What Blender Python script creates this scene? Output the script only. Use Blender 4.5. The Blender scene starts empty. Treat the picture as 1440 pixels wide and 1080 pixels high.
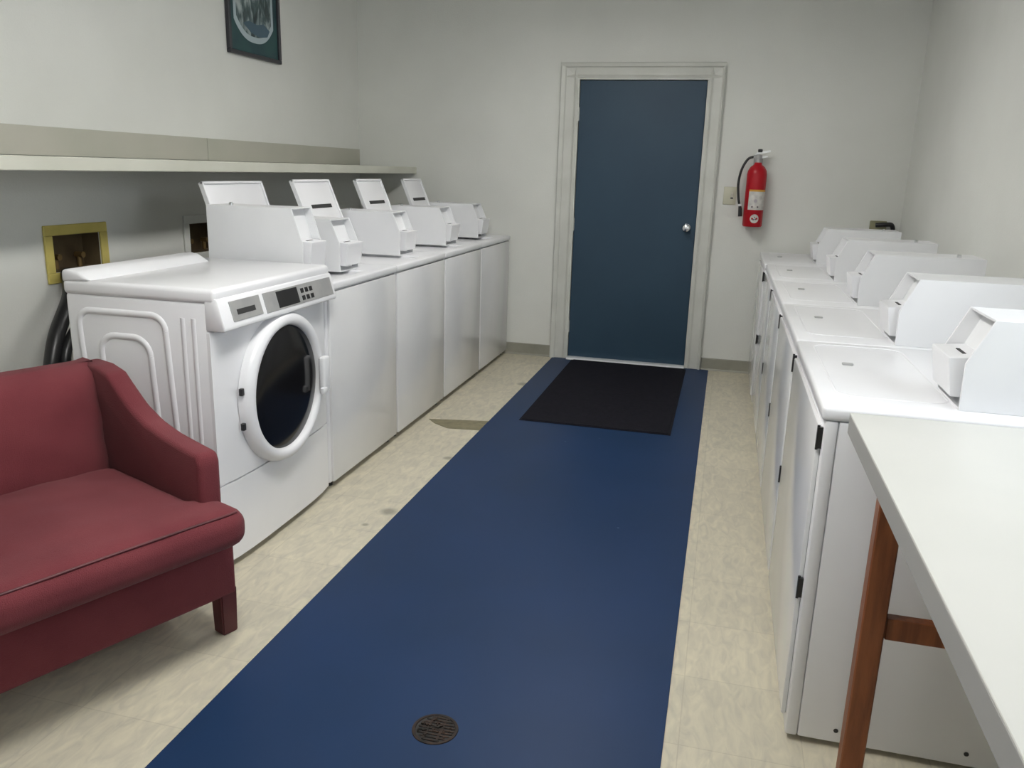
import bpy, bmesh, math, random
from mathutils import Vector, Matrix
random.seed(7)
PI = math.pi
C = bpy.context.scene.collection

# ------------------------------------------------------------------ materials
def mat(name, col, rough=.5, metal=0, spec=.5, emis=None, es=0, coat=0):
    m = bpy.data.materials.new(name); m.use_nodes = True
    b = m.node_tree.nodes['Principled BSDF']
    b.inputs['Base Color'].default_value = (*col, 1)
    b.inputs['Roughness'].default_value = rough
    b.inputs['Metallic'].default_value = metal
    b.inputs['Specular IOR Level'].default_value = spec
    b.inputs['Coat Weight'].default_value = coat
    if emis:
        b.inputs['Emission Color'].default_value = (*emis, 1)
        b.inputs['Emission Strength'].default_value = es
    return m

def nodes(m): return m.node_tree.nodes, m.node_tree.links, m.node_tree.nodes['Principled BSDF']

def vary(m, c1, c2, scale=6, detail=4, bump=0, bscale=60, lo=.35, hi=.65, stretch=(1, 1, 1)):
    """object-space mottling between two close tones, with an optional fine bump"""
    N, L, b = nodes(m)
    tc = N.new('ShaderNodeTexCoord'); mp = N.new('ShaderNodeMapping'); mp.inputs['Scale'].default_value = stretch
    L.new(tc.outputs['Object'], mp.inputs['Vector'])
    n = N.new('ShaderNodeTexNoise'); n.inputs['Scale'].default_value = scale; n.inputs['Detail'].default_value = detail
    L.new(mp.outputs['Vector'], n.inputs['Vector'])
    r = N.new('ShaderNodeValToRGB'); r.color_ramp.elements[0].position = lo; r.color_ramp.elements[1].position = hi
    r.color_ramp.elements[0].color = (*c1, 1); r.color_ramp.elements[1].color = (*c2, 1)
    L.new(n.outputs['Fac'], r.inputs['Fac']); L.new(r.outputs['Color'], b.inputs['Base Color'])
    if bump:
        n2 = N.new('ShaderNodeTexNoise'); n2.inputs['Scale'].default_value = bscale; n2.inputs['Detail'].default_value = 3
        L.new(mp.outputs['Vector'], n2.inputs['Vector'])
        bp = N.new('ShaderNodeBump'); bp.inputs['Strength'].default_value = bump; bp.inputs['Distance'].default_value = .01
        L.new(n2.outputs['Fac'], bp.inputs['Height']); L.new(bp.outputs['Normal'], b.inputs['Normal'])
    return m

WALL = vary(mat('wall_paint', (.5, .5, .46), .75, spec=.25), (.70, .705, .665), (.755, .76, .72), 1.3, 5, .12, 130)
CEIL = vary(mat('ceiling_paint', (.7, .7, .68), .9), (.72, .72, .7), (.78, .78, .75), 3, 4, .15, 60)
TRIM = vary(mat('trim_paint', (.5, .5, .46), .4), (.57, .575, .53), (.63, .635, .59), 5, 3)
BASE = vary(mat('vinyl_cove_base', (.3, .29, .24), .45), (.25, .245, .205), (.31, .30, .25), 6, 3)
WHITE = vary(mat('white_enamel', (.8, .8, .8), .28, coat=.15), (.775, .775, .795), (.825, .825, .84), 2, 3)
WHITE2 = vary(mat('white_enamel_box', (.74, .75, .76), .38), (.735, .74, .755), (.79, .795, .805), 3, 3)
DOORW = vary(mat('glossy_white_door', (.7, .7, .7), .16, coat=.3), (.70, .70, .705), (.76, .76, .765), 2, 3)
GREYW = mat('grey_plastic', (.42, .42, .41), .4)
SILVER = vary(mat('silver_panel', (.42, .42, .42), .35, .3), (.38, .38, .38), (.44, .44, .43), 14, 3)
BLACK = mat('black_plastic', (.012, .012, .013), .35)
GLASS = mat('dark_door_glass', (.006, .006, .007), .12, spec=.35)
SLOT = mat('slot_dark', (.03, .03, .03), .6)
CHROME = mat('chrome', (.75, .76, .78), .18, 1)
BLUED = vary(mat('blue_door_paint', (.025, .06, .1), .5, spec=.4), (.022, .052, .088), (.027, .062, .10), 2, 4, .04, 90)
MATB = vary(mat('rubber_mat', (.006, .006, .012), .85, spec=.2), (.004, .004, .008), (.010, .009, .016), 60, 3, .6, 400)
SHELF = vary(mat('shelf_paint', (.5, .5, .42), .5), (.54, .54, .46), (.60, .60, .52), 3, 3)
BOARD = vary(mat('backboard_paint', (.36, .355, .3), .55), (.44, .44, .37), (.49, .475, .41), 2, 3)
YEL = vary(mat('yellow_plastic', (.55, .46, .12), .5), (.50, .42, .11), (.60, .50, .15), 8, 3)
BROWN = vary(mat('brown_recess', (.09, .06, .025), .7), (.07, .045, .02), (.12, .085, .04), 9, 3)
RED = mat('extinguisher_red', (.42, .005, .014), .42, spec=.3, coat=.1)
IVORY = mat('ivory_plastic', (.55, .54, .42), .4)
LABELW = vary(mat('label_paper', (.6, .58, .54), .6), (.5, .48, .46), (.66, .64, .6), 30, 2)
LABELY = mat('label_yellow', (.6, .32, .04), .6)
WOOD = vary(mat('red_brown_wood', (.2, .06, .02), .42), (.15, .040, .012), (.26, .082, .026), 9, 6, .1, 60, stretch=(6, 6, .6))
LAM = vary(mat('cream_laminate', (.72, .72, .68), .3), (.53, .53, .495), (.58, .575, .54), 2, 3)
LAME = mat('laminate_edge', (.33, .325, .31), .5)
TAPE = vary(mat('olive_tape', (.2, .18, .1), .6), (.17, .155, .09), (.24, .21, .13), 20, 4)
RUST = vary(mat('rusty_iron', (.03, .02, .015), .6, .4), (.006, .006, .005), (.045, .024, .016), 40, 4)
GLOW = mat('added_lamp_diffuser', (.9, .9, .9), .5, emis=(1, .985, .95), es=24)  # glow of the added ceiling lamps

FAB = vary(mat('red_upholstery', (.2, .03, .04), .85, spec=.2), (.140, .027, .034), (.170, .036, .043), 5, 5, .35, 420)
N_, L_, B_ = nodes(FAB); B_.inputs['Sheen Weight'].default_value = .08; B_.inputs['Sheen Roughness'].default_value = .5
FABD = vary(mat('red_painted_leg', (.11, .018, .022), .5), (.07, .013, .016), (.10, .018, .022), 10, 3)

def floor_mat():
    m = mat('vinyl_tile_floor', (.5, .46, .36), .42, spec=.45); N, L, b = nodes(m)
    tc = N.new('ShaderNodeTexCoord'); ob = tc.outputs['Object']
    br = N.new('ShaderNodeTexBrick'); br.offset = 0; br.inputs['Scale'].default_value = 1
    br.inputs['Brick Width'].default_value = .305; br.inputs['Row Height'].default_value = .305
    br.inputs['Mortar Size'].default_value = .0016; br.inputs['Bias'].default_value = 0
    br.inputs['Color1'].default_value = (.60, .555, .435, 1); br.inputs['Color2'].default_value = (.56, .52, .41, 1)
    br.inputs['Mortar'].default_value = (.50, .46, .36, 1); L.new(ob, br.inputs['Vector'])
    mp = N.new('ShaderNodeMapping'); mp.inputs['Scale'].default_value = (14, 5, 1); L.new(ob, mp.inputs['Vector'])
    n = N.new('ShaderNodeTexNoise'); n.inputs['Scale'].default_value = 2.2; n.inputs['Detail'].default_value = 6; n.inputs['Distortion'].default_value = 1.2
    L.new(mp.outputs['Vector'], n.inputs['Vector'])
    r = N.new('ShaderNodeValToRGB'); r.color_ramp.elements[0].position = .3; r.color_ramp.elements[1].position = .72
    r.color_ramp.elements[0].color = (.80, .80, .82, 1); r.color_ramp.elements[1].color = (1.06, 1.05, 1.02, 1)
    L.new(n.outputs['Fac'], r.inputs['Fac'])
    mx = N.new('ShaderNodeMix'); mx.data_type = 'RGBA'; mx.blend_type = 'MULTIPLY'; mx.inputs[0].default_value = 1
    L.new(br.outputs['Color'], mx.inputs[6]); L.new(r.outputs['Color'], mx.inputs[7])
    last = mx.outputs[2]
    for (x, y, rad) in ((-1.235, -.90, .035), (-1.26, -3.15, .03), (-1.24, -2.45, .02), (-1.30, -3.30, .012)):   # scuffs beside the runner
        vd = N.new('ShaderNodeVectorMath'); vd.operation = 'DISTANCE'; vd.inputs[1].default_value = (x, y, 0); L.new(ob, vd.inputs[0])
        mr = N.new('ShaderNodeMapRange'); mr.inputs[1].default_value = rad * .6; mr.inputs[2].default_value = rad * 1.5
        mr.inputs[3].default_value = .6; mr.inputs[4].default_value = 0; L.new(vd.outputs['Value'], mr.inputs[0])
        k = N.new('ShaderNodeMix'); k.data_type = 'RGBA'; L.new(mr.outputs[0], k.inputs[0]); L.new(last, k.inputs[6])
        k.inputs[7].default_value = (.12, .11, .08, 1); last = k.outputs[2]
    L.new(last, b.inputs['Base Color'])
    return m
FLOOR = floor_mat()

def runner_mat():
    m = mat('blue_vinyl', (.012, .035, .1), .45, spec=.2); N, L, b = nodes(m)
    tc = N.new('ShaderNodeTexCoord')
    n = N.new('ShaderNodeTexNoise'); n.inputs['Scale'].default_value = 1.6; n.inputs['Detail'].default_value = 5; L.new(tc.outputs['Object'], n.inputs['Vector'])
    r = N.new('ShaderNodeValToRGB'); r.color_ramp.elements[0].position = .3; r.color_ramp.elements[1].position = .7
    r.color_ramp.elements[0].color = (.010, .030, .080, 1); r.color_ramp.elements[1].color = (.013, .036, .100, 1)
    L.new(n.outputs['Fac'], r.inputs['Fac'])
    v = N.new('ShaderNodeTexVoronoi'); v.inputs['Scale'].default_value = 5.5; L.new(tc.outputs['Object'], v.inputs['Vector'])
    mr = N.new('ShaderNodeMapRange'); mr.inputs[1].default_value = .022; mr.inputs[2].default_value = .034
    mr.inputs[3].default_value = .45; mr.inputs[4].default_value = 0; L.new(v.outputs['Distance'], mr.inputs[0])
    k = N.new('ShaderNodeMix'); k.data_type = 'RGBA'; L.new(mr.outputs[0], k.inputs[0]); L.new(r.outputs['Color'], k.inputs[6])
    k.inputs[7].default_value = (.16, .2, .3, 1); L.new(k.outputs[2], b.inputs['Base Color'])
    return m
RUNNER = runner_mat()

def art_mat():
    m = mat('waterfall_print', (.1, .2, .22), .3); N, L, b = nodes(m)
    tc = N.new('ShaderNodeTexCoord'); mp = N.new('ShaderNodeMapping'); mp.inputs['Scale'].default_value = (1, 9, 3.2)
    mp.inputs['Rotation'].default_value = (.25, 0, 0); L.new(tc.outputs['Object'], mp.inputs['Vector'])
    n = N.new('ShaderNodeTexNoise'); n.inputs['Scale'].default_value = 1.9; n.inputs['Detail'].default_value = 5; n.inputs['Distortion'].default_value = 1.2
    L.new(mp.outputs['Vector'], n.inputs['Vector'])
    r = N.new('ShaderNodeValToRGB'); e = r.color_ramp.elements; e[0].position = .38; e[0].color = (.018, .035, .038, 1)
    e[1].position = .68; e[1].color = (.42, .48, .48, 1); x = e.new(.50); x.color = (.06, .10, .105, 1)
    L.new(n.outputs['Fac'], r.inputs['Fac']); L.new(r.outputs['Color'], b.inputs['Base Color'])
    return m
ART = art_mat()
FRAMEM = mat('frame_charcoal', (.035, .035, .042), .35)
MATTE = vary(mat('mat_board_teal', (.03, .06, .08), .6), (.022, .05, .065), (.03, .085, .085), 5, 3)
OVAL = mat('pale_border', (.42, .50, .53), .6)
PONDM = mat('pond_blue', (.06, .11, .15), .5)

# ------------------------------------------------------------------ mesh helpers
def add(bm, other, M=None):
    me = bpy.data.meshes.new('tmp')
    if M is not None: bmesh.ops.transform(other, matrix=M, verts=other.verts)
    other.to_mesh(me); other.free(); bm.from_mesh(me); bpy.data.meshes.remove(me)

def box(bm, x0, x1, y0, y1, z0, z1, bev=0, seg=2, M=None):
    b = bmesh.new(); bmesh.ops.create_cube(b, size=1)
    for v in b.verts:
        v.co = Vector((x0 + (x1 - x0) * (v.co.x + .5), y0 + (y1 - y0) * (v.co.y + .5), z0 + (z1 - z0) * (v.co.z + .5)))
    if bev: bmesh.ops.bevel(b, geom=b.edges[:], offset=bev, segments=seg, profile=.5, affect='EDGES')
    add(bm, b, M)

def prism(bm, pts, a0, a1, axis='y', bev=0, seg=2, M=None):
    """polygon pts extruded along axis; pts are the other two coordinates in order"""
    b = bmesh.new()
    def co(p, a):
        return {'x': (a, p[0], p[1]), 'y': (p[0], a, p[1]), 'z': (p[0], p[1], a)}[axis]
    va = [b.verts.new(co(p, a0)) for p in pts]; vb = [b.verts.new(co(p, a1)) for p in pts]
    b.faces.new(va); b.faces.new(vb[::-1]); n = len(pts)
    for i in range(n): b.faces.new((va[i], vb[i], vb[(i + 1) % n], va[(i + 1) % n]))
    bmesh.ops.recalc_face_normals(b, faces=b.faces[:])
    if bev: bmesh.ops.bevel(b, geom=b.edges[:], offset=bev, segments=seg, profile=.5, affect='EDGES', clamp_overlap=True)
    add(bm, b, M)

def tube(bm, pts, r, seg=12, M=None, radii=None):
    b = bmesh.new(); P = [Vector(p) for p in pts]; rings = []
    up = Vector((0, 0, 1)); prev = None
    for i, p in enumerate(P):
        d = (P[min(i + 1, len(P) - 1)] - P[max(i - 1, 0)]).normalized()
        if prev is None:
            a = d.orthogonal().normalized()
        else:
            a = (prev - d * prev.dot(d)).normalized()
        prev = a; c = d.cross(a); rr = radii[i] if radii else r
        rings.append([b.verts.new(p + (a * math.cos(t) + c * math.sin(t)) * rr) for t in [2 * PI * k / seg for k in range(seg)]])
    for i in range(len(rings) - 1):
        for k in range(seg): b.faces.new((rings[i][k], rings[i][(k + 1) % seg], rings[i + 1][(k + 1) % seg], rings[i + 1][k]))
    b.faces.new(rings[0][::-1]); b.faces.new(rings[-1])
    bmesh.ops.recalc_face_normals(b, faces=b.faces[:])
    add(bm, b, M)

def smooth_path(pts, n=8):
    P = [Vector(p) for p in pts]; out = []
    for i in range(len(P) - 1):
        p0, p1, p2, p3 = P[max(i - 1, 0)], P[i], P[i + 1], P[min(i + 2, len(P) - 1)]
        for k in range(n):
            t = k / n
            out.append(.5 * ((2 * p1) + (p2 - p0) * t + (2 * p0 - 5 * p1 + 4 * p2 - p3) * t * t + (3 * p1 - p0 - 3 * p2 + p3) * t ** 3))
    out.append(P[-1]); return out

def lathe(bm, prof, seg=32, M=None):
    """prof = (radius, height) pairs round the z axis"""
    b = bmesh.new(); rings = []
    for r, z in prof:
        if r < 1e-6: rings.append([b.verts.new((0, 0, z))])
        else: rings.append([b.verts.new((r * math.cos(2 * PI * k / seg), r * math.sin(2 * PI * k / seg), z)) for k in range(seg)])
    for i in range(len(rings) - 1):
        A, B = rings[i], rings[i + 1]
        for k in range(seg):
            k2 = (k + 1) % seg
            if len(A) == 1 and len(B) > 1: b.faces.new((A[0], B[k], B[k2]))
            elif len(B) == 1 and len(A) > 1: b.faces.new((A[k], A[k2], B[0]))
            elif len(A) > 1: b.faces.new((A[k], A[k2], B[k2], B[k]))
    bmesh.ops.recalc_face_normals(b, faces=b.faces[:])
    add(bm, b, M)

def cushion(bm, x0, x1, y0, y1, z0, z1, p=5, crown=.02, n=14, wr=0, M=None):
    """soft rounded block with a crowned top"""
    b = bmesh.new(); bmesh.ops.create_cube(b, size=2)
    bmesh.ops.subdivide_edges(b, edges=b.edges[:], cuts=n, use_grid_fill=True)
    c = Vector(((x0 + x1) / 2, (y0 + y1) / 2, (z0 + z1) / 2)); h = Vector(((x1 - x0) / 2, (y1 - y0) / 2, (z1 - z0) / 2))
    rad = min(h) * .9 if p else 0
    from mathutils import noise
    for v in b.verts:
        q = Vector((v.co.x * h.x, v.co.y * h.y, v.co.z * h.z))
        rr = min(h.x, h.y, h.z) * p
        inner = Vector([max(-(h[i] - rr), min(h[i] - rr, q[i])) for i in range(3)])
        d = q - inner
        if d.length > 1e-9 and d.length > rr: d = d.normalized() * rr
        elif d.length > 1e-9:
            pass
        o = inner + d
        o.z += crown * (1 - v.co.x ** 2) * (1 - v.co.y ** 2) * (1 if v.co.z > 0 else -.2) * abs(v.co.z)
        if wr: o += Vector((0, 0, 1)) * noise.noise(o * 7 + c) * wr
        v.co = c + o
    add(bm, b, M)

def make(name, bm, m, parent=None, smooth=None, loc=None, sub=0):
    me = bpy.data.meshes.new(name); bm.to_mesh(me); bm.free()
    o = bpy.data.objects.new(name, me); C.objects.link(o)
    me.materials.append(m)
    if smooth is not None:
        me.polygons.foreach_set('use_smooth', [True] * len(me.polygons))
        if smooth < 180:
            me.set_sharp_from_angle(angle=math.radians(smooth))
    if parent: o.parent = parent
    if loc: o.location = loc
    if sub:
        s = o.modifiers.new('Subdivision', 'SUBSURF'); s.levels = sub; s.render_levels = sub
    return o

def tag(o, label, cat, group=None, kind=None):
    o['label'] = label; o['category'] = cat
    if group: o['group'] = group
    if kind: o['kind'] = kind
    return o

def thing(name, label, cat, loc=(0, 0, 0), rz=0, group=None):
    o = bpy.data.objects.new(name, None); C.objects.link(o); o.empty_display_size = .1
    o.location = loc; o.rotation_euler = (0, 0, rz)
    return tag(o, label, cat, group)

def dup(root, loc=None, label=None):
    r = root.copy(); C.objects.link(r)
    if loc is not None: r.location = loc
    if label: r['label'] = label
    for ch in list(root.children):
        c = ch.copy(); C.objects.link(c); c.parent = r
        for g in list(ch.children):
            d = g.copy(); C.objects.link(d); d.parent = c
    return r

def struct(name, bm, m, parent=None, smooth=None):
    o = make(name, bm, m, parent, smooth)
    if not parent: o['kind'] = 'structure'
    return o

def B(): return bmesh.new()

# ------------------------------------------------------------------ room shell
XL, XR, YB, ZC = -2.82, 1.135, -7.4, 2.70
DX0, DX1, DH = -1.102, -.218, 2.03          # blue door
b = B(); box(b, XL - .1, XR + .1, YB - .1, .12, -.1, 0); struct('floor', b, FLOOR)
b = B(); box(b, XL - .1, XR + .1, YB - .1, .12, ZC, ZC + .1); struct('ceiling', b, CEIL)
RY0, RY1, RZ0, RZ1 = -5.35, -3.85, 1.15, 2.25    # added window in the right wall, unseen, lights the left wall
b = B(); box(b, XR, XR + .1, YB, RY0, 0, ZC); box(b, XR, XR + .1, RY1, .12, 0, ZC)
box(b, XR, XR + .1, RY0, RY1, 0, RZ0); box(b, XR, XR + .1, RY0, RY1, RZ1, ZC); struct('wall_right', b, WALL)
b = B()
for (y0, y1, z0, z1) in ((RY0, RY1, RZ0, RZ0 + .04), (RY0, RY1, RZ1 - .04, RZ1), (RY0, RY0 + .04, RZ0, RZ1), (RY1 - .04, RY1, RZ0, RZ1), (-4.62, -4.58, RZ0, RZ1)):
    box(b, XR + .03, XR + .07, y0, y1, z0, z1, .003, 1)
struct('added_window_2', b, TRIM)
WX0, WX1, WZ0, WZ1 = -.6, .2, 1.45, 2.25      # added window behind the camera, unseen, for daylight from the back
b = B(); box(b, XL, WX0, YB - .1, YB, 0, ZC); box(b, WX1, XR, YB - .1, YB, 0, ZC)
box(b, WX0, WX1, YB - .1, YB, 0, WZ0); box(b, WX0, WX1, YB - .1, YB, WZ1, ZC); struct('wall_back', b, WALL)
b = B()
for (x0, x1, z0, z1) in ((WX0, WX1, WZ0, WZ0 + .04), (WX0, WX1, WZ1 - .04, WZ1), (WX0, WX0 + .04, WZ0, WZ1), (WX1 - .04, WX1, WZ0, WZ1), (-.22, -.18, WZ0, WZ1)):
    box(b, x0, x1, YB - .07, YB - .03, z0, z1, .003, 1)
struct('added_window_1', b, TRIM)
b = B()                                     # far wall with the door opening
box(b, XL, DX0 - .02, 0, .12, 0, ZC); box(b, DX1 + .02, XR, 0, .12, 0, ZC); box(b, DX0 - .02, DX1 + .02, 0, .12, DH + .02, ZC)
struct('wall_far', b, WALL)
# left wall, with the recesses for three plumbing boxes
UB = [(-3.19, -2.815), (-2.24, -1.865), (-.50, -.125)]; UZ0, UZ1 = .86, 1.11; rim = .045
b = B(); ys = [YB]
for (a, c) in UB: ys += [a + rim, c - rim]
ys += [.12]
box(b, XL - .1, XL, YB, .12, 0, UZ0 + rim); box(b, XL - .1, XL, YB, .12, UZ1 - rim, ZC)
for i in range(0, len(ys), 2): box(b, XL - .1, XL, ys[i], ys[i + 1], UZ0 + rim, UZ1 - rim)
struct('wall_left', b, WALL)

def cove(name, pts_fn):
    b = B(); pts_fn(b); return struct(name, b, BASE)
cove('baseboard_far', lambda b: (prism(b, [(-.0, 0), (-.016, 0), (-.009, .012), (-.007, .085), (0, .09)], XL, -1.246, 'x'),
                                 prism(b, [(-.0, 0), (-.016, 0), (-.009, .012), (-.007, .085), (0, .09)], -.096, XR, 'x')))
cove('baseboard_left', lambda b: box(b, XL, XL + .008, YB, -.016, 0, .09))
cove('baseboard_right', lambda b: box(b, XR - .008, XR, YB, -.016, 0, .09))

# door casing: outer backband, flat, inner bead
b = B()
def casing_side(x_in, x_out):
    s = 1 if x_out > x_in else -1
    prof = [(x_in, 0), (x_in, -.018), (x_in + s * .010, -.024), (x_in + s * .022, -.016), (x_in + s * .030, -.016), (x_in + s * .078, -.022),
            (x_in + s * .086, -.032), (x_out - s * .008, -.036), (x_out, -.030), (x_out, 0)]
    prism(b, prof, 0, 2.145, 'z')
casing_side(-1.122, -1.242); casing_side(-.198, -.100)
prof = [(0, 2.045), (-.018, 2.045), (-.024, 2.055), (-.016, 2.066), (-.016, 2.072), (-.022, 2.112), (-.034, 2.120), (-.038, 2.140), (-.032, 2.146), (0, 2.146)]
prism(b, prof, -1.2422, -.0998, 'x')
struct('trim_1', b, TRIM)
b = B(); box(b, DX0 - .02, DX0 - .003, 0, .12, 0, DH + .02); box(b, DX1 + .003, DX1 + .02, 0, .12, 0, DH + .02); box(b, DX0 - .003, DX1 + .003, 0, .12, DH + .004, DH + .02)
box(b, DX0 - .02, DX0 - .003, -.016, 0, 0, DH + .016); box(b, DX1 + .003, DX1 + .02, -.016, 0, 0, DH + .016); box(b, DX0 - .003, DX1 + .003, -.016, 0, DH + .004, DH + .016)
box(b, DX0 - .003, DX0 + .014, .050, .12, 0, DH + .004); box(b, DX1 - .014, DX1 + .003, .050, .12, 0, DH + .004); box(b, DX0 + .014, DX1 - .014, .050, .12, DH - .014, DH + .004); box(b, DX0 + .014, DX1 - .014, .055, .12, 0, .02)
struct('trim_2', b, TRIM)
b = B(); box(b, DX0, DX1, .004, .048, .016, DH, .002, 1); door = struct('door_1', b, BLUED)
b = B(); M = Matrix.Translation((-.281, .004, 1.031)) @ Matrix.Rotation(PI / 2, 4, 'X')
lathe(b, [(0, 0), (.033, 0), (.033, .004), (.028, .010), (.013, .012), (.012, .032), (.020, .038), (.028, .048), (.029, .058), (.024, .067), (.012, .071), (0, .072)], 32, M)
make('door_knob', b, CHROME, door, 40)
for z in (.25, 1.02, 1.8): b = B(); tube(b, [(DX0 - .002, -.004, z - .045), (DX0 - .002, -.004, z + .045)], .006, 10); make('hinge', b, TRIM, door, 40)
b = B(); prism(b, [(-.06, .0005), (-.06, .003), (-.045, .016), (.0, .019), (.003, .019), (.003, .014), (.05, .013), (.05, .0005)], DX0 - .003, DX1 + .003, 'x', 0)
o = struct('trim_3', b, mat('aluminium_threshold', (.75, .76, .78), .4, .3))

# ------------------------------------------------------------------ floor coverings
b = B(); box(b, -1.219, -.037, YB + .3, -.0175, .0002, .0028)
tag(make('floor_runner', b, RUNNER), 'long glossy blue vinyl runner down the middle of the floor to the door', 'floor runner')
b = B()
box(b, -1.045, -.212, -1.70, -.065, .003, .009, .002, 1)
box(b, -1.06, -.197, -1.715, -.0645, .003, .0055, .001, 1)
o = make('door_mat', b, MATB); tag(o, 'black rectangular mat lying on the blue runner in front of the door', 'door mat')
b = B(); prism(b, [(-1.556, -1.865), (-1.22, -1.79), (-1.222, -1.97), (-1.40, -1.995), (-1.50, -1.93)], .0004, .0016, 'z')
tag(make('floor_tape', b, TAPE), 'worn olive brown strip stuck across the cream tiles beside the blue runner', 'tape')
# drain with a broken grate
t = thing('floor_drain', 'small round rusty drain set in the blue runner', 'floor drain', (-.608, -4.395, .003))
b = B(); lathe(b, [(.050, 0), (.060, 0), (.059, .0018), (.052, .0022), (.050, 0)], 40); make('rim', b, RUST, t, 40)
b = B(); lathe(b, [(0, .0), (.051, .0), (.051, .0006), (0, .0006)], 40); make('sump', b, BLACK, t)
b = B()
for i in range(-4, 5):
    y = i * .011; L = math.sqrt(.0505 ** 2 - y * y)
    k = random.uniform(.75, 1); box(b, -L * k, L, y - .0028, y + .0028, .0008, .0028, .0006, 1)
for a in (-.018, .018): box(b, a - .003, a + .003, -.044, .044, .0008, .0025)
for i in range(26):
    a = random.uniform(0, 2 * PI); r = random.uniform(.005, .045); s = random.uniform(.002, .005)
    box(b, -s, s, -s * .6, s * .6, .002, .002 + s * .8, 0, 1, Matrix.Translation((r * math.cos(a), r * math.sin(a), 0)) @ Matrix.Rotation(random.random() * 3, 4, 'Z'))
make('grate', b, RUST, t)

# ------------------------------------------------------------------ wall shelf and board
b = B(); box(b, XL + .001, -2.345, -6.4, -.002, 1.348, 1.398, .003, 1)
tag(make('wall_shelf', b, SHELF), 'long cream painted shelf along the left wall above the washers', 'shelf')
t = thing('backboard', 'beige painted board fixed to the left wall above the shelf', 'board', (XL, -3, 1.4))
b = B(); box(b, .001, .016, 1.008, 2.97, .0, .118, .001, 1); make('board_panel', b, BOARD, t)
b = B(); box(b, .001, .0155, -3.4, 1.005, .0, .118, .001, 1); make('board_panel', b, BOARD, t)

# ------------------------------------------------------------------ framed picture
PY0, PY1, PZ0, PZ1 = -1.735, -1.175, 1.995, 2.62
t = thing('framed_picture', 'framed dark teal print hanging high on the left wall above the shelf', 'picture', (XL, (PY0 + PY1) / 2, PZ0))
w = (PY1 - PY0) / 2; h = PZ1 - PZ0; f = .022
b = B(); box(b, .001, .028, -w, w, 0, f, .003, 1); box(b, .001, .028, -w, w, h - f, h, .003, 1)
box(b, .001, .0278, -w, -w + f, f, h - f, .003, 1); box(b, .001, .0278, w - f, w, f, h - f, .003, 1); make('frame', b, FRAMEM, t)
b = B(); box(b, .002, .012, -w + f, w - f, f, h - f); make('mat_board', b, MATTE, t)
def arch(a, z0, z1, n=28):
    """window outline with a rounded bottom"""
    P = []
    for i in range(n + 1):
        s = -1 + 2 * i / n; P.append((s * a, z0 + (z1 - z0) * .22 * abs(s) ** 2.6))
    return P + [(a, z1), (-a, z1)]
b = B(); prism(b, arch(.212, .085, h - .07), .0122, .0136, 'x'); make('pale_border', b, OVAL, t)
b = B(); prism(b, arch(.186, .118, h - .095), .0137, .0145, 'x'); make('print', b, ART, t)
b = B(); prism(b, [(-.12, .180), (-.04, .138), (.06, .124), (.14, .138), (.168, .175), (.10, .205), (.03, .190), (-.06, .200)], .0146, .0149, 'x'); make('print', b, PONDM, t)

# ------------------------------------------------------------------ plumbing boxes in the left wall
def utility(y0, y1, label, m):
    t = thing('outlet_box', label, 'outlet box', (XL, (y0 + y1) / 2, UZ0)); w = (y1 - y0) / 2; h = UZ1 - UZ0
    b = B(); box(b, .001, .012, -w, w, h - rim, h, .003, 1); box(b, .001, .012, -w, w, 0, rim, .003, 1)
    box(b, .001, .0118, -w, -w + rim, rim, h - rim, .002, 1); box(b, .001, .0118, w - rim, w, rim, h - rim, .002, 1); make('flange', b, m, t)
    e = .002; b = B()
    box(b, -.095, -.09, -w + rim + e, w - rim - e, rim + e, h - rim - e)
    for (p0, p1, q0, q1) in ((-w + rim + e, -w + rim + .005, rim + e, h - rim - e), (w - rim - .005, w - rim - e, rim + e, h - rim - e),
                             (-w + rim + e, w - rim - e, rim + e, rim + .005), (-w + rim + e, w - rim - e, h - rim - .005, h - rim - e)):
        box(b, -.09, 0, p0, p1, q0, q1)
    make('recess', b, BROWN, t)
    for s in (-.07, .07):
        b = B(); tube(b, [(-.055, s, rim + .006), (-.055, s, rim + .06)], .011, 10); tube(b, [(-.07, s, rim + .06), (-.03, s, rim + .06)], .014, 10)
        make('valve', b, mat('brass_dull', (.2, .13, .05), .5, .6), t, 40)
    return t
utility(*UB[0], 'yellow framed recessed outlet box in the left wall above the front loader', YEL)
utility(*UB[1], 'recessed outlet box in the left wall just behind the nearest coin meter', WALL)
utility(*UB[2], 'recessed outlet box in the left wall between two raised washer lids', WALL)
b = B(); tube(b, smooth_path([(XL + .03, -3.10, .90), (-2.70, -3.20, .82), (-2.64, -3.37, .66), (-2.62, -3.44, .45), (-2.64, -3.40, .12)]), .032, 12)
tube(b, smooth_path([(XL + .04, -3.0, .90), (-2.66, -3.12, .80), (-2.60, -3.36, .62), (-2.58, -3.38, .40), (-2.62, -3.34, .12)]), .022, 12)
tag(make('drain_hose', b, BLACK, None, 60), 'black hoses hanging down behind the front loader and the red chair', 'hose')

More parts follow.
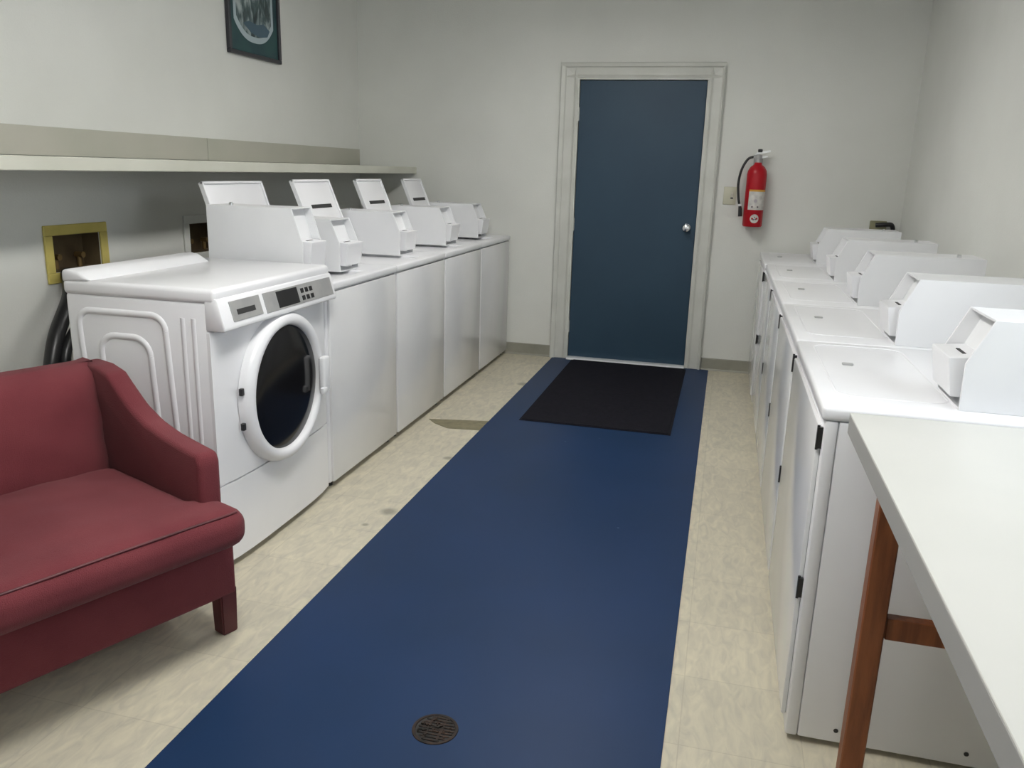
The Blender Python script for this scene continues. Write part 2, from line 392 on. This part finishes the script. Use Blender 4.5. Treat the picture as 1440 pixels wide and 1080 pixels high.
# ------------------------------------------------------------------ coin meter box (two kinds of front share one build)
def coin_box(name, label, loc, flip, length, hz, width, group, rear_z=None):
    """local: x = 0 at the front, +x towards the machine's rear; near face at y=0, box runs to +y"""
    t = thing(name, label, 'coin meter', loc, 0, group)
    s = -1 if flip else 1
    hb = hz * .52
    # side plates
    sp = [(0, 0), (-.002, hb), (.045, hz), (length, hz), (length, 0)]
    b = B()
    for y0, y1 in ((0, .006), (width - .006, width)):
        prism(b, [(s * x, z) for x, z in sp], y0, y1, 'y', .0012, 1)
    make('side_plate', b, WHITE2, t)
    # top, rear, base and recessed front
    b = B()
    def bx(x0, x1, *r, **k): box(b, min(s * x0, s * x1), max(s * x0, s * x1), *r, **k)
    bx(.047, length, .006, width - .006, hz - .006, hz - .0005); bx(length - .006, length - .0005, .006, width - .006, 0, hz - .006)
    bx(.0, length - .006, .006, width - .006, 0.0, .006)
    make('housing', b, WHITE2, t)
    b = B()
    prism(b, [(s * x, z) for x, z in ((.034, .006), (.034, hb - .01), (.078, hz - .008), (.084, hz - .008), (.040, hb - .01), (.040, .006))], .006, width - .006, 'y')
    make('front_plate', b, WHITE2, t)
    b = B()                                     # coin slide ledge
    prism(b, [(s * x, z) for x, z in ((-.030, hb - .002), (-.030, hb + .006), (.046, hb + .012), (.034, hb - .01), (.034, .026), (-.016, .026))], .028, width - .012, 'y', .0012, 1)
    make('coin_slide', b, WHITE, t)
    b = B(); xx = s * (.012); box(b, xx - .004, xx + .004, width * .35, width * .65, hb + .0075, hb + .0105); make('coin_slot', b, SLOT, t)
    b = B(); M = Matrix.Translation((s * length * .80, .05, hz - .001))
    lathe(b, [(0, 0), (.009, 0), (.009, .010), (.006, .013), (0, .013)], 16, M); make('lock', b, CHROME, t, 40)
    return t

# ------------------------------------------------------------------ top loading washers, left row
WF, WB = -1.586, -2.27           # front and rear planes
ZT = .917
def washer(y0, y1, label):
    t = thing('top_load_washer', label, 'washing machine', ((WF + WB) / 2, (y0 + y1) / 2, 0), 0, 'top loading washers in the left row')
    w = (y1 - y0) / 2; d = (WF - WB) / 2
    b = B(); box(b, -d, d - .012, -w + .002, w - .002, .026, ZT - .034, .012, 3); make('cabinet', b, WHITE, t, 40)
    b = B(); box(b, d - .020, d, -w + .014, w - .004, .032, ZT - .040, .006, 2); make('front_panel', b, DOORW, t, 40)
    # top with a shallow lid well
    b = B(); hx0, hx1, hy0, hy1 = d - .40, d - .06, -w + .055, w - .265
    zt0 = ZT - .034
    box(b, -d, hx0, -w, w, zt0, ZT, .009, 3); box(b, hx1, d + .004, -w, w, zt0, ZT, .009, 3)
    box(b, hx0 - .012, hx1 + .012, -w, hy0, zt0 + .0, ZT - .0002, .004, 1); box(b, hx0 - .012, hx1 + .012, hy1, w, zt0, ZT - .0002, .004, 1)
    box(b, hx0 - .01, hx1 + .01, hy0 - .01, hy1 + .01, zt0 - .002, ZT - .014)
    make('top', b, WHITE, t, 40)
    for sx in (-1, 1):
        for sy in (-1, 1):
            b = B(); tube(b, [(sx * (d - .05), sy * (w - .05), .001), (sx * (d - .05), sy * (w - .05), .05)], .02, 12); make('foot', b, BLACK, t)
    return t, w, d
def lid_of(t, cx, cy, hx, y0, y1, lean, length):
    """raised lid, hinged at world x = hx, leaning back by 'lean' at its top"""
    ang = math.atan2(lean, length); Ln = math.hypot(lean, length)
    M = Matrix.Translation((hx - cx, 0, ZT + .004)) @ Matrix.Rotation(-ang, 4, 'Y')
    b = B(); a0, a1 = y0 - cy, y1 - cy
    box(b, -.014, .0, a0, a1, 0, Ln, .005, 2, M)
    for (p0, p1, q0, q1) in ((a0, a0 + .012, 0, Ln), (a1 - .012, a1, 0, Ln), (a0, a1, Ln - .012, Ln)):
        box(b, -.004, .010, p0, p1, q0, q1, .002, 1, M)
    lid = make('lid', b, WHITE, t, 40)
    b = B(); m = a0 + (a1 - a0) * .55; box(b, -.002, .0035, m - .11, m + .11, Ln - .155, Ln - .135, .001, 1, M); make('lid_handle', b, SLOT, lid)
    for yy in (a0 + .05, a1 - .05): b = B(); tube(b, [(hx - cx, yy - .02, ZT + .003), (hx - cx, yy + .02, ZT + .003)], .006, 8); make('lid_hinge', b, GREYW, lid)
ws = [-3.01, -2.262, -1.516, -.77, -.024]
wl = ['white top loading washer with raised lid, right beside the front loader',
      'white top loading washer, second beyond the front loader, with raised lid',
      'white top loading washer, third beyond the front loader, with raised lid',
      'white top loading washer with raised lid at the far end against the door wall']
lids = [(-2.175, -2.80, -2.30, .13, .385), (-2.0, -2.255, -1.85, .16, .395), (-2.0, -1.51, -1.135, .16, .395), (-2.0, -.765, -.40 - .03, .16, .395)]
for i in range(4):
    y0, y1 = ws[i] + .0015, ws[i + 1] - .0015
    t, w, d = washer(y0, y1, wl[i])
    hx, a, c, lean, ln = lids[i]; lid_of(t, t.location.x, t.location.y, hx, a, c, lean, ln)
G = 'coin meters on the left washers'
coin_box('coin_box', 'tallest white coin meter box, just behind the top of the front loader', (-1.70, -3.0, ZT), True, .445, .302, .17, G)
for (x, y, l) in ((-1.712, -2.63, 'white coin meter on the nearest top loader, beside the tallest coin box'),
                  (-1.745, -1.822, 'white coin meter on the second top loader beyond the front loader'),
                  (-1.725, -1.10, 'white coin meter on the third top loader beyond the front loader'),
                  (-1.722, -.405, 'white coin meter on the farthest washer of the left row')):
    coin_box('coin_box', l, (x, y, ZT), True, .40, .237, .20, G)

# ------------------------------------------------------------------ front loader
FX, FB, FY0, FY1, FZ = -1.578, -2.145, -3.82, -3.03, 1.0
fc = Vector(((FX + FB) / 2, (FY0 + FY1) / 2, 0))
t = thing('front_load_washer', 'white front loading washer with round black glass door beside the red chair', 'washing machine', fc)
dx = (FX - FB) / 2; w = (FY1 - FY0) / 2
b = B(); box(b, -dx, dx - .02, -w, w, .032, .955, .012, 3); make('cabinet', b, WHITE, t, 40)
b = B()                                         # rounded top with raised rear ledge
box(b, -dx - .005, dx + .012, -w - .004, w + .004, .950, FZ, .016, 4)
prism(b, [(-dx - .005, .99), (-dx - .004, 1.030), (-dx + .020, 1.036), (-dx + .060, 1.028), (-dx + .11, .999)], -w - .004, w - .12, 'y', .010, 3)
make('top', b, WHITE, t, 40)
b = B()                                         # front panel, slightly bowed
N = 10; pts = []
for i in range(N + 1):
    y = -w + 2 * w * i / N; pts.append((dx - .018 + .020 * (1 - abs(2 * i / N - 1) ** 4), y))
prism(b, [(dx - .03, -w)] + pts + [(dx - .03, w)], .322, .856, 'z', 0); make('front_panel', b, WHITE, t, 40)
b = B()
prism(b, [(dx - .03, -w)] + pts + [(dx - .03, w)], .028, .316, 'z', 0); make('kick_panel', b, WHITE, t, 40)
b = B()                                         # console, top leaning back
cons = [(dx - .03, .862), (dx + .040, .862), (dx + .043, .872), (dx + .016, .968), (dx - .03, .975)]
prism(b, cons, -w - .002, w + .002, 'y', .006, 2); con = make('control_console', b, WHITE, t, 40)
# face frame of the console: u along y, v up the slope
p0 = Vector((dx + .0412, 0, .878)); p1 = Vector((dx + .0165, 0, .966)); vd = (p1 - p0).normalized()
CM = Matrix.Translation(p0) @ Matrix(((vd.z, 0, vd.x, 0), (0, 1, 0, 0), (-vd.x, 0, vd.z, 0), (0, 0, 0, 1)))
def cp(name, y0, y1, v0, v1, th, m, base=0, bev=.0006):
    b = B(); box(b, base, base + th, y0 - fc.y, y1 - fc.y, v0, v1, bev, 1, CM); return make(name, b, m, t if name != 'button' and name != 'coin_slot' else con)
cp('dispenser_drawer', -3.765, -3.585, .010, .078, .003, SILVER)
cp('coin_slot', -3.735, -3.625, .030, .048, .0012, SLOT, .003)
cp('control_plate', -3.560, -3.050, .006, .078, .002, SILVER)
cp('display', -3.475, -3.325, .012, .072, .0012, BLACK, .002)
for r in range(2):
    for c in range(3): cp('button', -3.302 + c * .034, -3.280 + c * .034, .016 + r * .028, .034 + r * .028, .002, BLACK, .002)
# door
DC = Vector((0.012 + dx, -3.425 - fc.y, .583)); DM = Matrix.Translation(DC) @ Matrix.Rotation(PI / 2, 4, 'Y')
b = B(); lathe(b, [(.234, .012), (.237, .026), (.246, .034), (.262, .033), (.276, .024), (.283, .006), (.284, -.012), (.234, -.012), (.234, .012)], 72, DM)
dr = make('door_ring', b, WHITE, t, 60)
b = B(); lathe(b, [(0, .024), (.09, .023), (.17, .020), (.22, .015), (.236, .010), (.236, -.005), (0, -.005)], 72, DM); make('door_glass', b, GLASS, dr, 60)
b = B(); box(b, .034, .062, .212, .262, -.075, .070, .009, 3, Matrix.Translation(DC)); box(b, .045, .066, .195, .235, -.080, -.052, .008, 2, Matrix.Translation(DC)); make('door_handle', b, WHITE2, dr, 40)
for z in (.05, -.075):
    b = B(); box(b, -.002, .012, -.293, -.278, z - .013, z + .013, .002, 1, Matrix.Translation(DC)); make('door_hinge', b, BLACK, dr)
# embossed side (near side, facing -y)
def rrect(x0, x1, z0, z1, r, n=7, skew=0):
    P = []
    for cx, cz, a0 in ((x1 - r, z1 - r, 0), (x0 + r, z1 - r, 90), (x0 + r, z0 + r, 180), (x1 - r, z0 + r, 270)):
        for i in range(n + 1):
            a = math.radians(a0 + 90 * i / n); zz = cz + r * math.sin(a)
            P.append((cx + r * math.cos(a) + skew * (z1 - zz), zz))
    return P
b = B()
for (x0, x1, z0, z1, r, k) in ((-dx + .045, dx - .185, .12, .900, .05, .045), (-dx + .125, dx - .25, .20, .820, .06, .045)):
    P = rrect(x0, x1, z0, z1, r, 7, k); P = P + [P[0]]
    tube(b, [(x, -w + .009, z) for x, z in P], .015, 16)
for xx in (dx - .115, dx - .075): tube(b, [(xx, -w + .010, .10), (xx, -w + .010, .90)], .0135, 16)
make('side_embossing', b, WHITE, t, 60)
for sx in (-1, 1):
    for sy in (-1, 1):
        b = B(); tube(b, [(sx * (dx - .06), sy * (w - .05), .001), (sx * (dx - .06), sy * (w - .05), .055)], .022, 12); make('foot', b, BLACK, t)

# ------------------------------------------------------------------ right row of machines
RX, RB, RZ, RP = .262, 1.02, .893, .82
def right_machine():
    t = thing('laundry_machine', '', 'laundry machine', (RX, -4.172, 0), 0, 'machines in the right row')
    D = RB - RX; W = RP - .003
    b = B(); box(b, .030, D, .002, W, .016, RZ - .035, .006, 2); make('cabinet', b, WHITE, t, 40)
    b = B(); box(b, .0, .030, .002, W, .016, RZ - .035, .006, 2); fr = make('front_frame', b, WHITE, t, 40)
    b = B(); box(b, -.012, .0, .030, W - .020, .055, RZ - .055, .004, 2); dd = make('door', b, DOORW, t, 40)
    for z in (.81, .42):
        b = B(); box(b, -.0125, .001, .020, .0295, z - .026, z + .026, .001, 1); tube(b, [(-.010, .026, z - .03), (-.010, .026, z + .03)], .0035, 8); make('hinge', b, BLACK, dd)
    b = B(); box(b, -.010, D, .0, W, RZ - .035, RZ, .010, 3); make('top', b, WHITE, t, 40)
    b = B()                                     # closed lid outline in front of the meter
    P = rrect(.035, .29, .12, W - .05, .05, 6); P += [P[0]]
    tube(b, [(x, y, RZ - .0015) for x, y in P], .0035, 8); make('lid_outline', b, WHITE, t, 60)
    b = B(); box(b, .088, .118, W - .34, W - .325, RZ, RZ + .006, .002, 1); make('lid_catch', b, GREYW, t)
    for x in (.12, .42): b = B(); tube(b, [(x, .0035, .052), (x, .001, .052)], .006, 10); make('screw', b, SLOT, t)
    for sx in (.05, D - .06):
        for sy in (.05, W - .05):
            b = B(); tube(b, [(sx, sy, .001), (sx, sy, .05)], .02, 12); make('foot', b, BLACK, t)
    return t
rl = ['nearest white machine of the right row, its side beside the wooden table leg',
      'second white laundry machine from the table in the right row',
      'middle white laundry machine of the right row',
      'fourth white laundry machine from the table in the right row',
      'farthest white machine of the right row, against the door wall']
m0 = right_machine(); m0['label'] = rl[0]
for i in range(1, 5): dup(m0, (RX - (.010 if i == 4 else 0), -4.172 + i * RP, 0), rl[i])
bl = ['nearest white coin meter on the right, beside the cream table top', 'second white coin meter from the table in the right row',
      'middle white coin meter on top of the right row', 'fourth white coin meter from the table in the right row', 'farthest white coin meter of the right row, near the corner']
c0 = None
for i, (x, y) in enumerate(((.553, -4.10), (.551, -3.33), (.556, -2.46), (.554, -1.645), (.549, -.75))):
    if c0 is None: c0 = coin_box('coin_box', bl[0], (x, y, RZ), False, .46, .213, .21, 'coin meters on the right machines')
    else: dup(c0, (x, y, RZ), bl[i])
# pipe outlet in the far right corner
t = thing('outlet_box', 'small yellowish outlet with dark pipe in the far right corner behind the machines', 'outlet box', (1.03, 0, 1.06))
b = B(); box(b, -.09, .015, -.03, -.001, .0, .075, .004, 1); make('flange', b, mat('dull_yellow', (.26, .25, .15), .6), t)
b = B(); tube(b, smooth_path([(.055, -.035, -.4), (.055, -.04, -.05), (.045, -.055, .045), (.0, -.07, .055), (-.06, -.055, .048)]), .015, 10); make('pipe', b, BLACK, t, 60)

# ------------------------------------------------------------------ fire extinguisher and switch
t = thing('fire_extinguisher', 'red fire extinguisher with black hose mounted right of the blue door', 'fire extinguisher', (.168, -.078, 1.065))
b = B(); lathe(b, [(0, 0), (.060, 0), (.066, .008), (.066, .35), (.062, .375), (.048, .40), (.028, .415), (.022, .43), (0, .43)], 40); make('cylinder', b, RED, t, 50)
b = B(); lathe(b, [(0, .425), (.020, .425), (.020, .452), (.024, .455), (.024, .478), (.012, .482), (0, .482)], 20)
box(b, -.035, .012, -.010, .010, .455, .478, .003, 1); make('valve', b, SILVER, t, 40)
b = B(); prism(b, [(-.028, .478), (-.010, .500), (.072, .512), (.074, .500), (.0, .484)], -.012, .012, 'y', .001, 1)
prism(b, [(-.03, .46), (-.02, .468), (.058, .474), (.058, .466), (.0, .452)], -.008, .008, 'y', .001, 1); make('lever', b, mat('bright_steel', (.85, .87, .87), .4, .3), t)
b = B(); M = Matrix.Translation((.006, -.006, .505)); lathe(b, [(0, -.008), (.015, -.008), (.016, .010), (.010, .014), (0, .014)], 16, M); make('gauge', b, BLACK, t, 40)
b = B(); tube(b, smooth_path([(-.030, 0, .467), (-.070, .0, .45), (-.105, .0, .38), (-.118, -.0, .29), (-.108, 0, .19), (-.094, 0, .13)]), .0085, 10)
hs = make('hose', b, BLACK, t, 60)
b = B(); tube(b, [(-.094, 0, .135), (-.090, 0, .118), (-.086, 0, .065)], .012, 12, None, [.010, .013, .014]); make('nozzle', b, BLACK, hs, 60)
b = B(); tube(b, [(-.0955, 0, .150), (-.0935, 0, .135)], .012, 12); make('hose_collar', b, WHITE2, hs, 60)
def band(a0, a1, z0, z1, r=.0668, n=18):
    b = B(); q = bmesh.new(); g = []
    for i in range(n + 1):
        a = math.radians(a0 + (a1 - a0) * i / n); g.append([q.verts.new((rr * math.cos(a), rr * math.sin(a), z)) for rr in (r - .002, r) for z in (z0, z1)])
    for i in range(n):
        A, B2 = g[i], g[i + 1]
        for k in ((2, 3), (0, 1)): q.faces.new((A[k[0]], B2[k[0]], B2[k[1]], A[k[1]]))
        q.faces.new((A[1], B2[1], B2[3], A[3])); q.faces.new((A[0], B2[0], B2[2], A[2]))
    bmesh.ops.recalc_face_normals(q, faces=q.faces[:]); add(b, q); return b
lab = make('label', band(-128, -15, .115, .237), LABELW, t, 40)
make('yellow_band', band(-128, -15, .237, .250), LABELY, t, 40)
def patch_on_cyl(cx, cz, rad, r, n=24):
    """small disc wrapped on the cylinder front"""
    q = bmesh.new(); ce = q.verts.new((r * math.cos(math.radians(-90 + cx)), r * math.sin(math.radians(-90 + cx)), cz)); ring = []
    for i in range(n):
        a = 2 * PI * i / n; th = math.radians(-90 + cx) + rad * math.cos(a) / r
        ring.append(q.verts.new((r * math.cos(th), r * math.sin(th), cz + rad * math.sin(a))))
    for i in range(n): q.faces.new((ce, ring[i], ring[(i + 1) % n]))
    b = B(); add(b, q); return b
em = make('emblem', patch_on_cyl(8, .056, .030, .0672), LABELW, t)
GREYP = mat('label_print', (.12, .10, .11), .6)
for cx, cz, rd in ((-12, .135, .006), (20, .135, .006), (5, .175, .012)): make('label_mark', patch_on_cyl(cx, cz, rd, .0673), GREYP if rd < .01 else mat('label_tint', (.42, .38, .42), .6), lab)
for cx, cz, rd in ((2, .050, .006), (14, .052, .006), (8, .066, .004)): make('emblem_mark', patch_on_cyl(cx, cz, rd, .0676), GREYP, em)
b = B(); box(b, -.03, .03, .066, .0785, .02, .46); box(b, -.012, .012, .0, .07, .435, .448); make('wall_bracket', b, GREYW, t)

t = thing('light_switch', 'ivory light switch plate between the door casing and the red extinguisher', 'light switch', (.002, 0, 1.205))
b = B(); box(b, -.045, .042, -.007, -.0005, 0, .122, .004, 2); make('plate', b, IVORY, t, 40)
b = B(); prism(b, [(-.007, .052), (-.020, .078), (-.016, .084), (-.007, .072)], .006, .020, 'x', .001, 1); make('toggle', b, mat('toggle_white', (.7, .68, .58), .4), t)
b = B(); box(b, .004, .022, -.0082, -.007, .040, .050); make('toggle_slot', b, SLOT, t)

# ------------------------------------------------------------------ table, front right
TX0, TX1, TY0, TY1, TZ = .308, 1.115, -5.90, -4.19, .889
t = thing('work_table', 'cream topped table on red brown wooden legs beside the nearest right machine', 'table', ((TX0 + TX1) / 2, (TY0 + TY1) / 2, 0))
cx, cy = t.location.x, t.location.y; a, c = (TX1 - TX0) / 2, (TY1 - TY0) / 2
b = B(); box(b, -a, a, -c, c, TZ - .004, TZ, .001, 1); make('table_top', b, LAM, t)
b = B(); box(b, -a + .0005, a - .0005, -c + .0005, c - .0005, TZ - .048, TZ - .0042, .001, 1); make('top_edge', b, LAME, t)
lx0, lx1 = .395 - cx, 1.06 - cx
for lx in (lx0, lx1):
    for ly in (-4.31 - cy, -5.76 - cy):
        b = B(); box(b, lx - .025, lx + .025, ly - .022, ly + .022, 0, TZ - .049, .003, 1); make('leg', b, WOOD, t)
for ly in (-4.31 - cy, -5.76 - cy):
    b = B(); box(b, lx0 + .028, lx1 - .028, ly - .014, ly + .014, .410, .462, .002, 1); make('stretcher', b, WOOD, t)
b = B()
for ly in (-4.31 - cy, -5.76 - cy): box(b, lx0 + .028, lx1 - .028, ly - .012, ly + .012, .775, TZ - .049)
make('apron', b, WOOD, t)

# ------------------------------------------------------------------ red armchair; local +y is its front, x runs from its right end
AW = .76
t = thing('red_armchair', 'dark red upholstered low armchair beside the front loading washer', 'armchair', (-1.345, -4.12, 0), math.atan2(-.92, -.39))
b = B(); box(b, .008, AW - .008, -.66, .006, .130, .375, .010, 3); make('base_rail', b, FAB, t, 40)
for x in (.006, AW - .062):
    for y in (-.655, -.052):
        q = bmesh.new(); bmesh.ops.create_cube(q, size=1)
        for v in q.verts:
            k = .5 if v.co.z > 0 else .45
            v.co = Vector((x + .028 + v.co.x * .056 * k * 2, y + .028 + v.co.y * .056 * k * 2, .0 if v.co.z < 0 else .15))
        bmesh.ops.bevel(q, geom=q.edges[:], offset=.004, segments=2, affect='EDGES'); b = B(); add(b, q); make('leg', b, FABD, t, 40)
# arms: scooped profile, padded
arm = [(.015, .36), (.018, .57), (.005, .597), (-.08, .604), (-.18, .615), (-.27, .635), (-.35, .668), (-.42, .715), (-.47, .752), (-.54, .765), (-.64, .765), (-.655, .74), (-.655, .36)]
def arm_mesh(x0, x1):
    b = B(); prism(b, arm, x0, x1, 'x', .016, 3); return b
make('arm', arm_mesh(.042, .112), FAB, t, 50); make('arm', arm_mesh(AW - .112, AW - .042), FAB, t, 50)
# back: cushion-like inside face
b = B()
q = bmesh.new(); bmesh.ops.create_cube(q, size=2); bmesh.ops.subdivide_edges(q, edges=q.edges[:], cuts=14, use_grid_fill=True)
from mathutils import noise
for v in q.verts:
    u, s, z = v.co.x, v.co.y, v.co.z
    ex = (1 - abs(u) ** 8); ez = (1 - abs(z) ** 8)
    X = AW / 2 + u * (AW / 2 - .088); Z = .57 + z * .200
    front = -.475 - .055 * (z * .5 + .5); Y = (front if s > 0 else -.655) if abs(s) > .999 else (-.655 + (front + .655) * (s * .5 + .5))
    if s > 0: Y -= .035 * (1 - min(ex, 1)) + .035 * (1 - min(ez, 1)) - .028 * (1 - u * u) * (1 - z * z)
    if s > .9: Y += .010 * noise.noise(Vector((u * 2.2, z * 3, 1))) + .006 * noise.noise(Vector((u * 6 + z * 4, z * 2, 4)))
    Z -= .012 * (abs(s) ** 6) * (1 if z > .9 else 0)
    Z -= .012 * (1 - abs(u) ** 2) * 0
    v.co = Vector((X, Y, Z))
add(b, q); make('backrest', b, FAB, t, 55)
# T-shaped seat cushion
q = bmesh.new(); bmesh.ops.create_cube(q, size=2); bmesh.ops.subdivide_edges(q, edges=q.edges[:], cuts=26, use_grid_fill=True)
for v in q.verts:
    u, s, z = v.co
    hx, hy, hz2, rr = AW / 2, .3175, .058, .050
    P = Vector((u * (AW / 2 - .030), s * hy, z * hz2)); H = (AW / 2 - .030, hy, hz2)
    inner = Vector([max(-(H[i] - rr), min(H[i] - rr, P[i])) for i in range(3)]); d = P - inner
    if d.length > rr: d = d.normalized() * rr
    o = inner + d
    Y = o.y - .1825
    k = min(1, max(0, (Y + .045) / .05)); k = k * k * (3 - 2 * k)          # widens into the T in front of the arms
    o.x *= ((AW / 2 - .100) / (AW / 2 - .030)) * (1 - k) + k
    if z > 0: o.z += .020 * (1 - u * u) * (1 - abs(s) ** 3) * z + .004 * noise.noise(Vector((u * 3, s * 3, 0))) * z
    v.co = Vector((AW / 2 + o.x, Y, .393 + o.z))
b = B(); add(b, q)
sc = make('seat_cushion', b, FAB, t, 180)
b = B(); tube(b, smooth_path([(.060, .104, .4395), (.10, .113, .442), (AW / 2, .115, .4445), (AW - .10, .113, .442), (AW - .060, .104, .4395)]), .004, 8)
make('piping', b, FABD, sc, 60)

# ------------------------------------------------------------------ added ceiling lamps, unseen (above and outside the frame)
def added_fixture(x, y, z, label, es):
    t = thing('added_ceiling_light', label, 'ceiling light', (x, y, z), 0, 'added fluorescent ceiling fixtures')
    b = B(); prism(b, [(-.05, .075), (.05, .075), (.165, .012), (.165, .0), (-.165, .0), (-.165, .012)], -.62, .62, 'y', .002, 1); make('housing', b, WHITE2, t)
    g = GLOW.copy(); g.node_tree.nodes['Principled BSDF'].inputs['Emission Strength'].default_value = es
    b = B(); box(b, -.155, .155, -.61, .61, -.035, -.0005, .012, 2); make('diffuser', b, g, t)
    for yy in (-.45, .45):
        b = B(); tube(b, [(0, yy, .075), (0, yy, ZC - z)], .006, 8); make('rod', b, GREYW, t)
added_fixture(-.75, -1.9, 2.5, 'added unseen fluorescent light nearest the blue door', 19)
added_fixture(-.75, -4.6, 2.5, 'added unseen fluorescent light over the near half of the room', 33)

# ------------------------------------------------------------------ world and camera
wd = bpy.data.worlds.new('World'); bpy.context.scene.world = wd; wd.use_nodes = True
wd.node_tree.nodes['Background'].inputs[0].default_value = (.86, .93, 1, 1); wd.node_tree.nodes['Background'].inputs[1].default_value = 4.6
pl = bpy.data.lights.new('added_window_portal', 'AREA'); pl.shape = 'RECTANGLE'; pl.size = .8; pl.size_y = .8; pl.cycles.is_portal = True  # portals for sky light through the two added windows
po = bpy.data.objects.new('added_window_portal', pl); C.objects.link(po); po.location = (-.2, YB - .09, 1.85); po.rotation_euler = (PI / 2, 0, 0)
pl2 = pl.copy(); pl2.size = 1.1; pl2.size_y = 1.5
po2 = bpy.data.objects.new('added_window_portal', pl2); C.objects.link(po2); po2.location = (XR + .09, -4.6, 1.7); po2.rotation_euler = (0, PI / 2, 0)
cam = bpy.data.cameras.new('Camera'); co = bpy.data.objects.new('Camera', cam); C.objects.link(co)
yaw, pit, rol = math.radians(14.157), math.radians(-14.673), math.radians(-1.708)
R = Matrix.Rotation(yaw, 3, 'Z') @ Matrix.Rotation(pit, 3, 'X') @ Matrix.Rotation(rol, 3, 'Y')
X, Y, Z = R.col[0], R.col[1], R.col[2]
co.matrix_world = Matrix(((X.x, Z.x, -Y.x, 0), (X.y, Z.y, -Y.y, -6.106), (X.z, Z.z, -Y.z, 1.399), (0, 0, 0, 1)))
cam.sensor_width = 36; cam.lens = 1150.3 / 1440 * 36; cam.clip_start = .05
bpy.context.scene.camera = co
sc_ = bpy.context.scene
sc_.view_settings.view_transform = 'Standard'; sc_.view_settings.look = 'None'; sc_.view_settings.gamma = 1; sc_.view_settings.exposure = 0
sc_.cycles.use_denoising = True
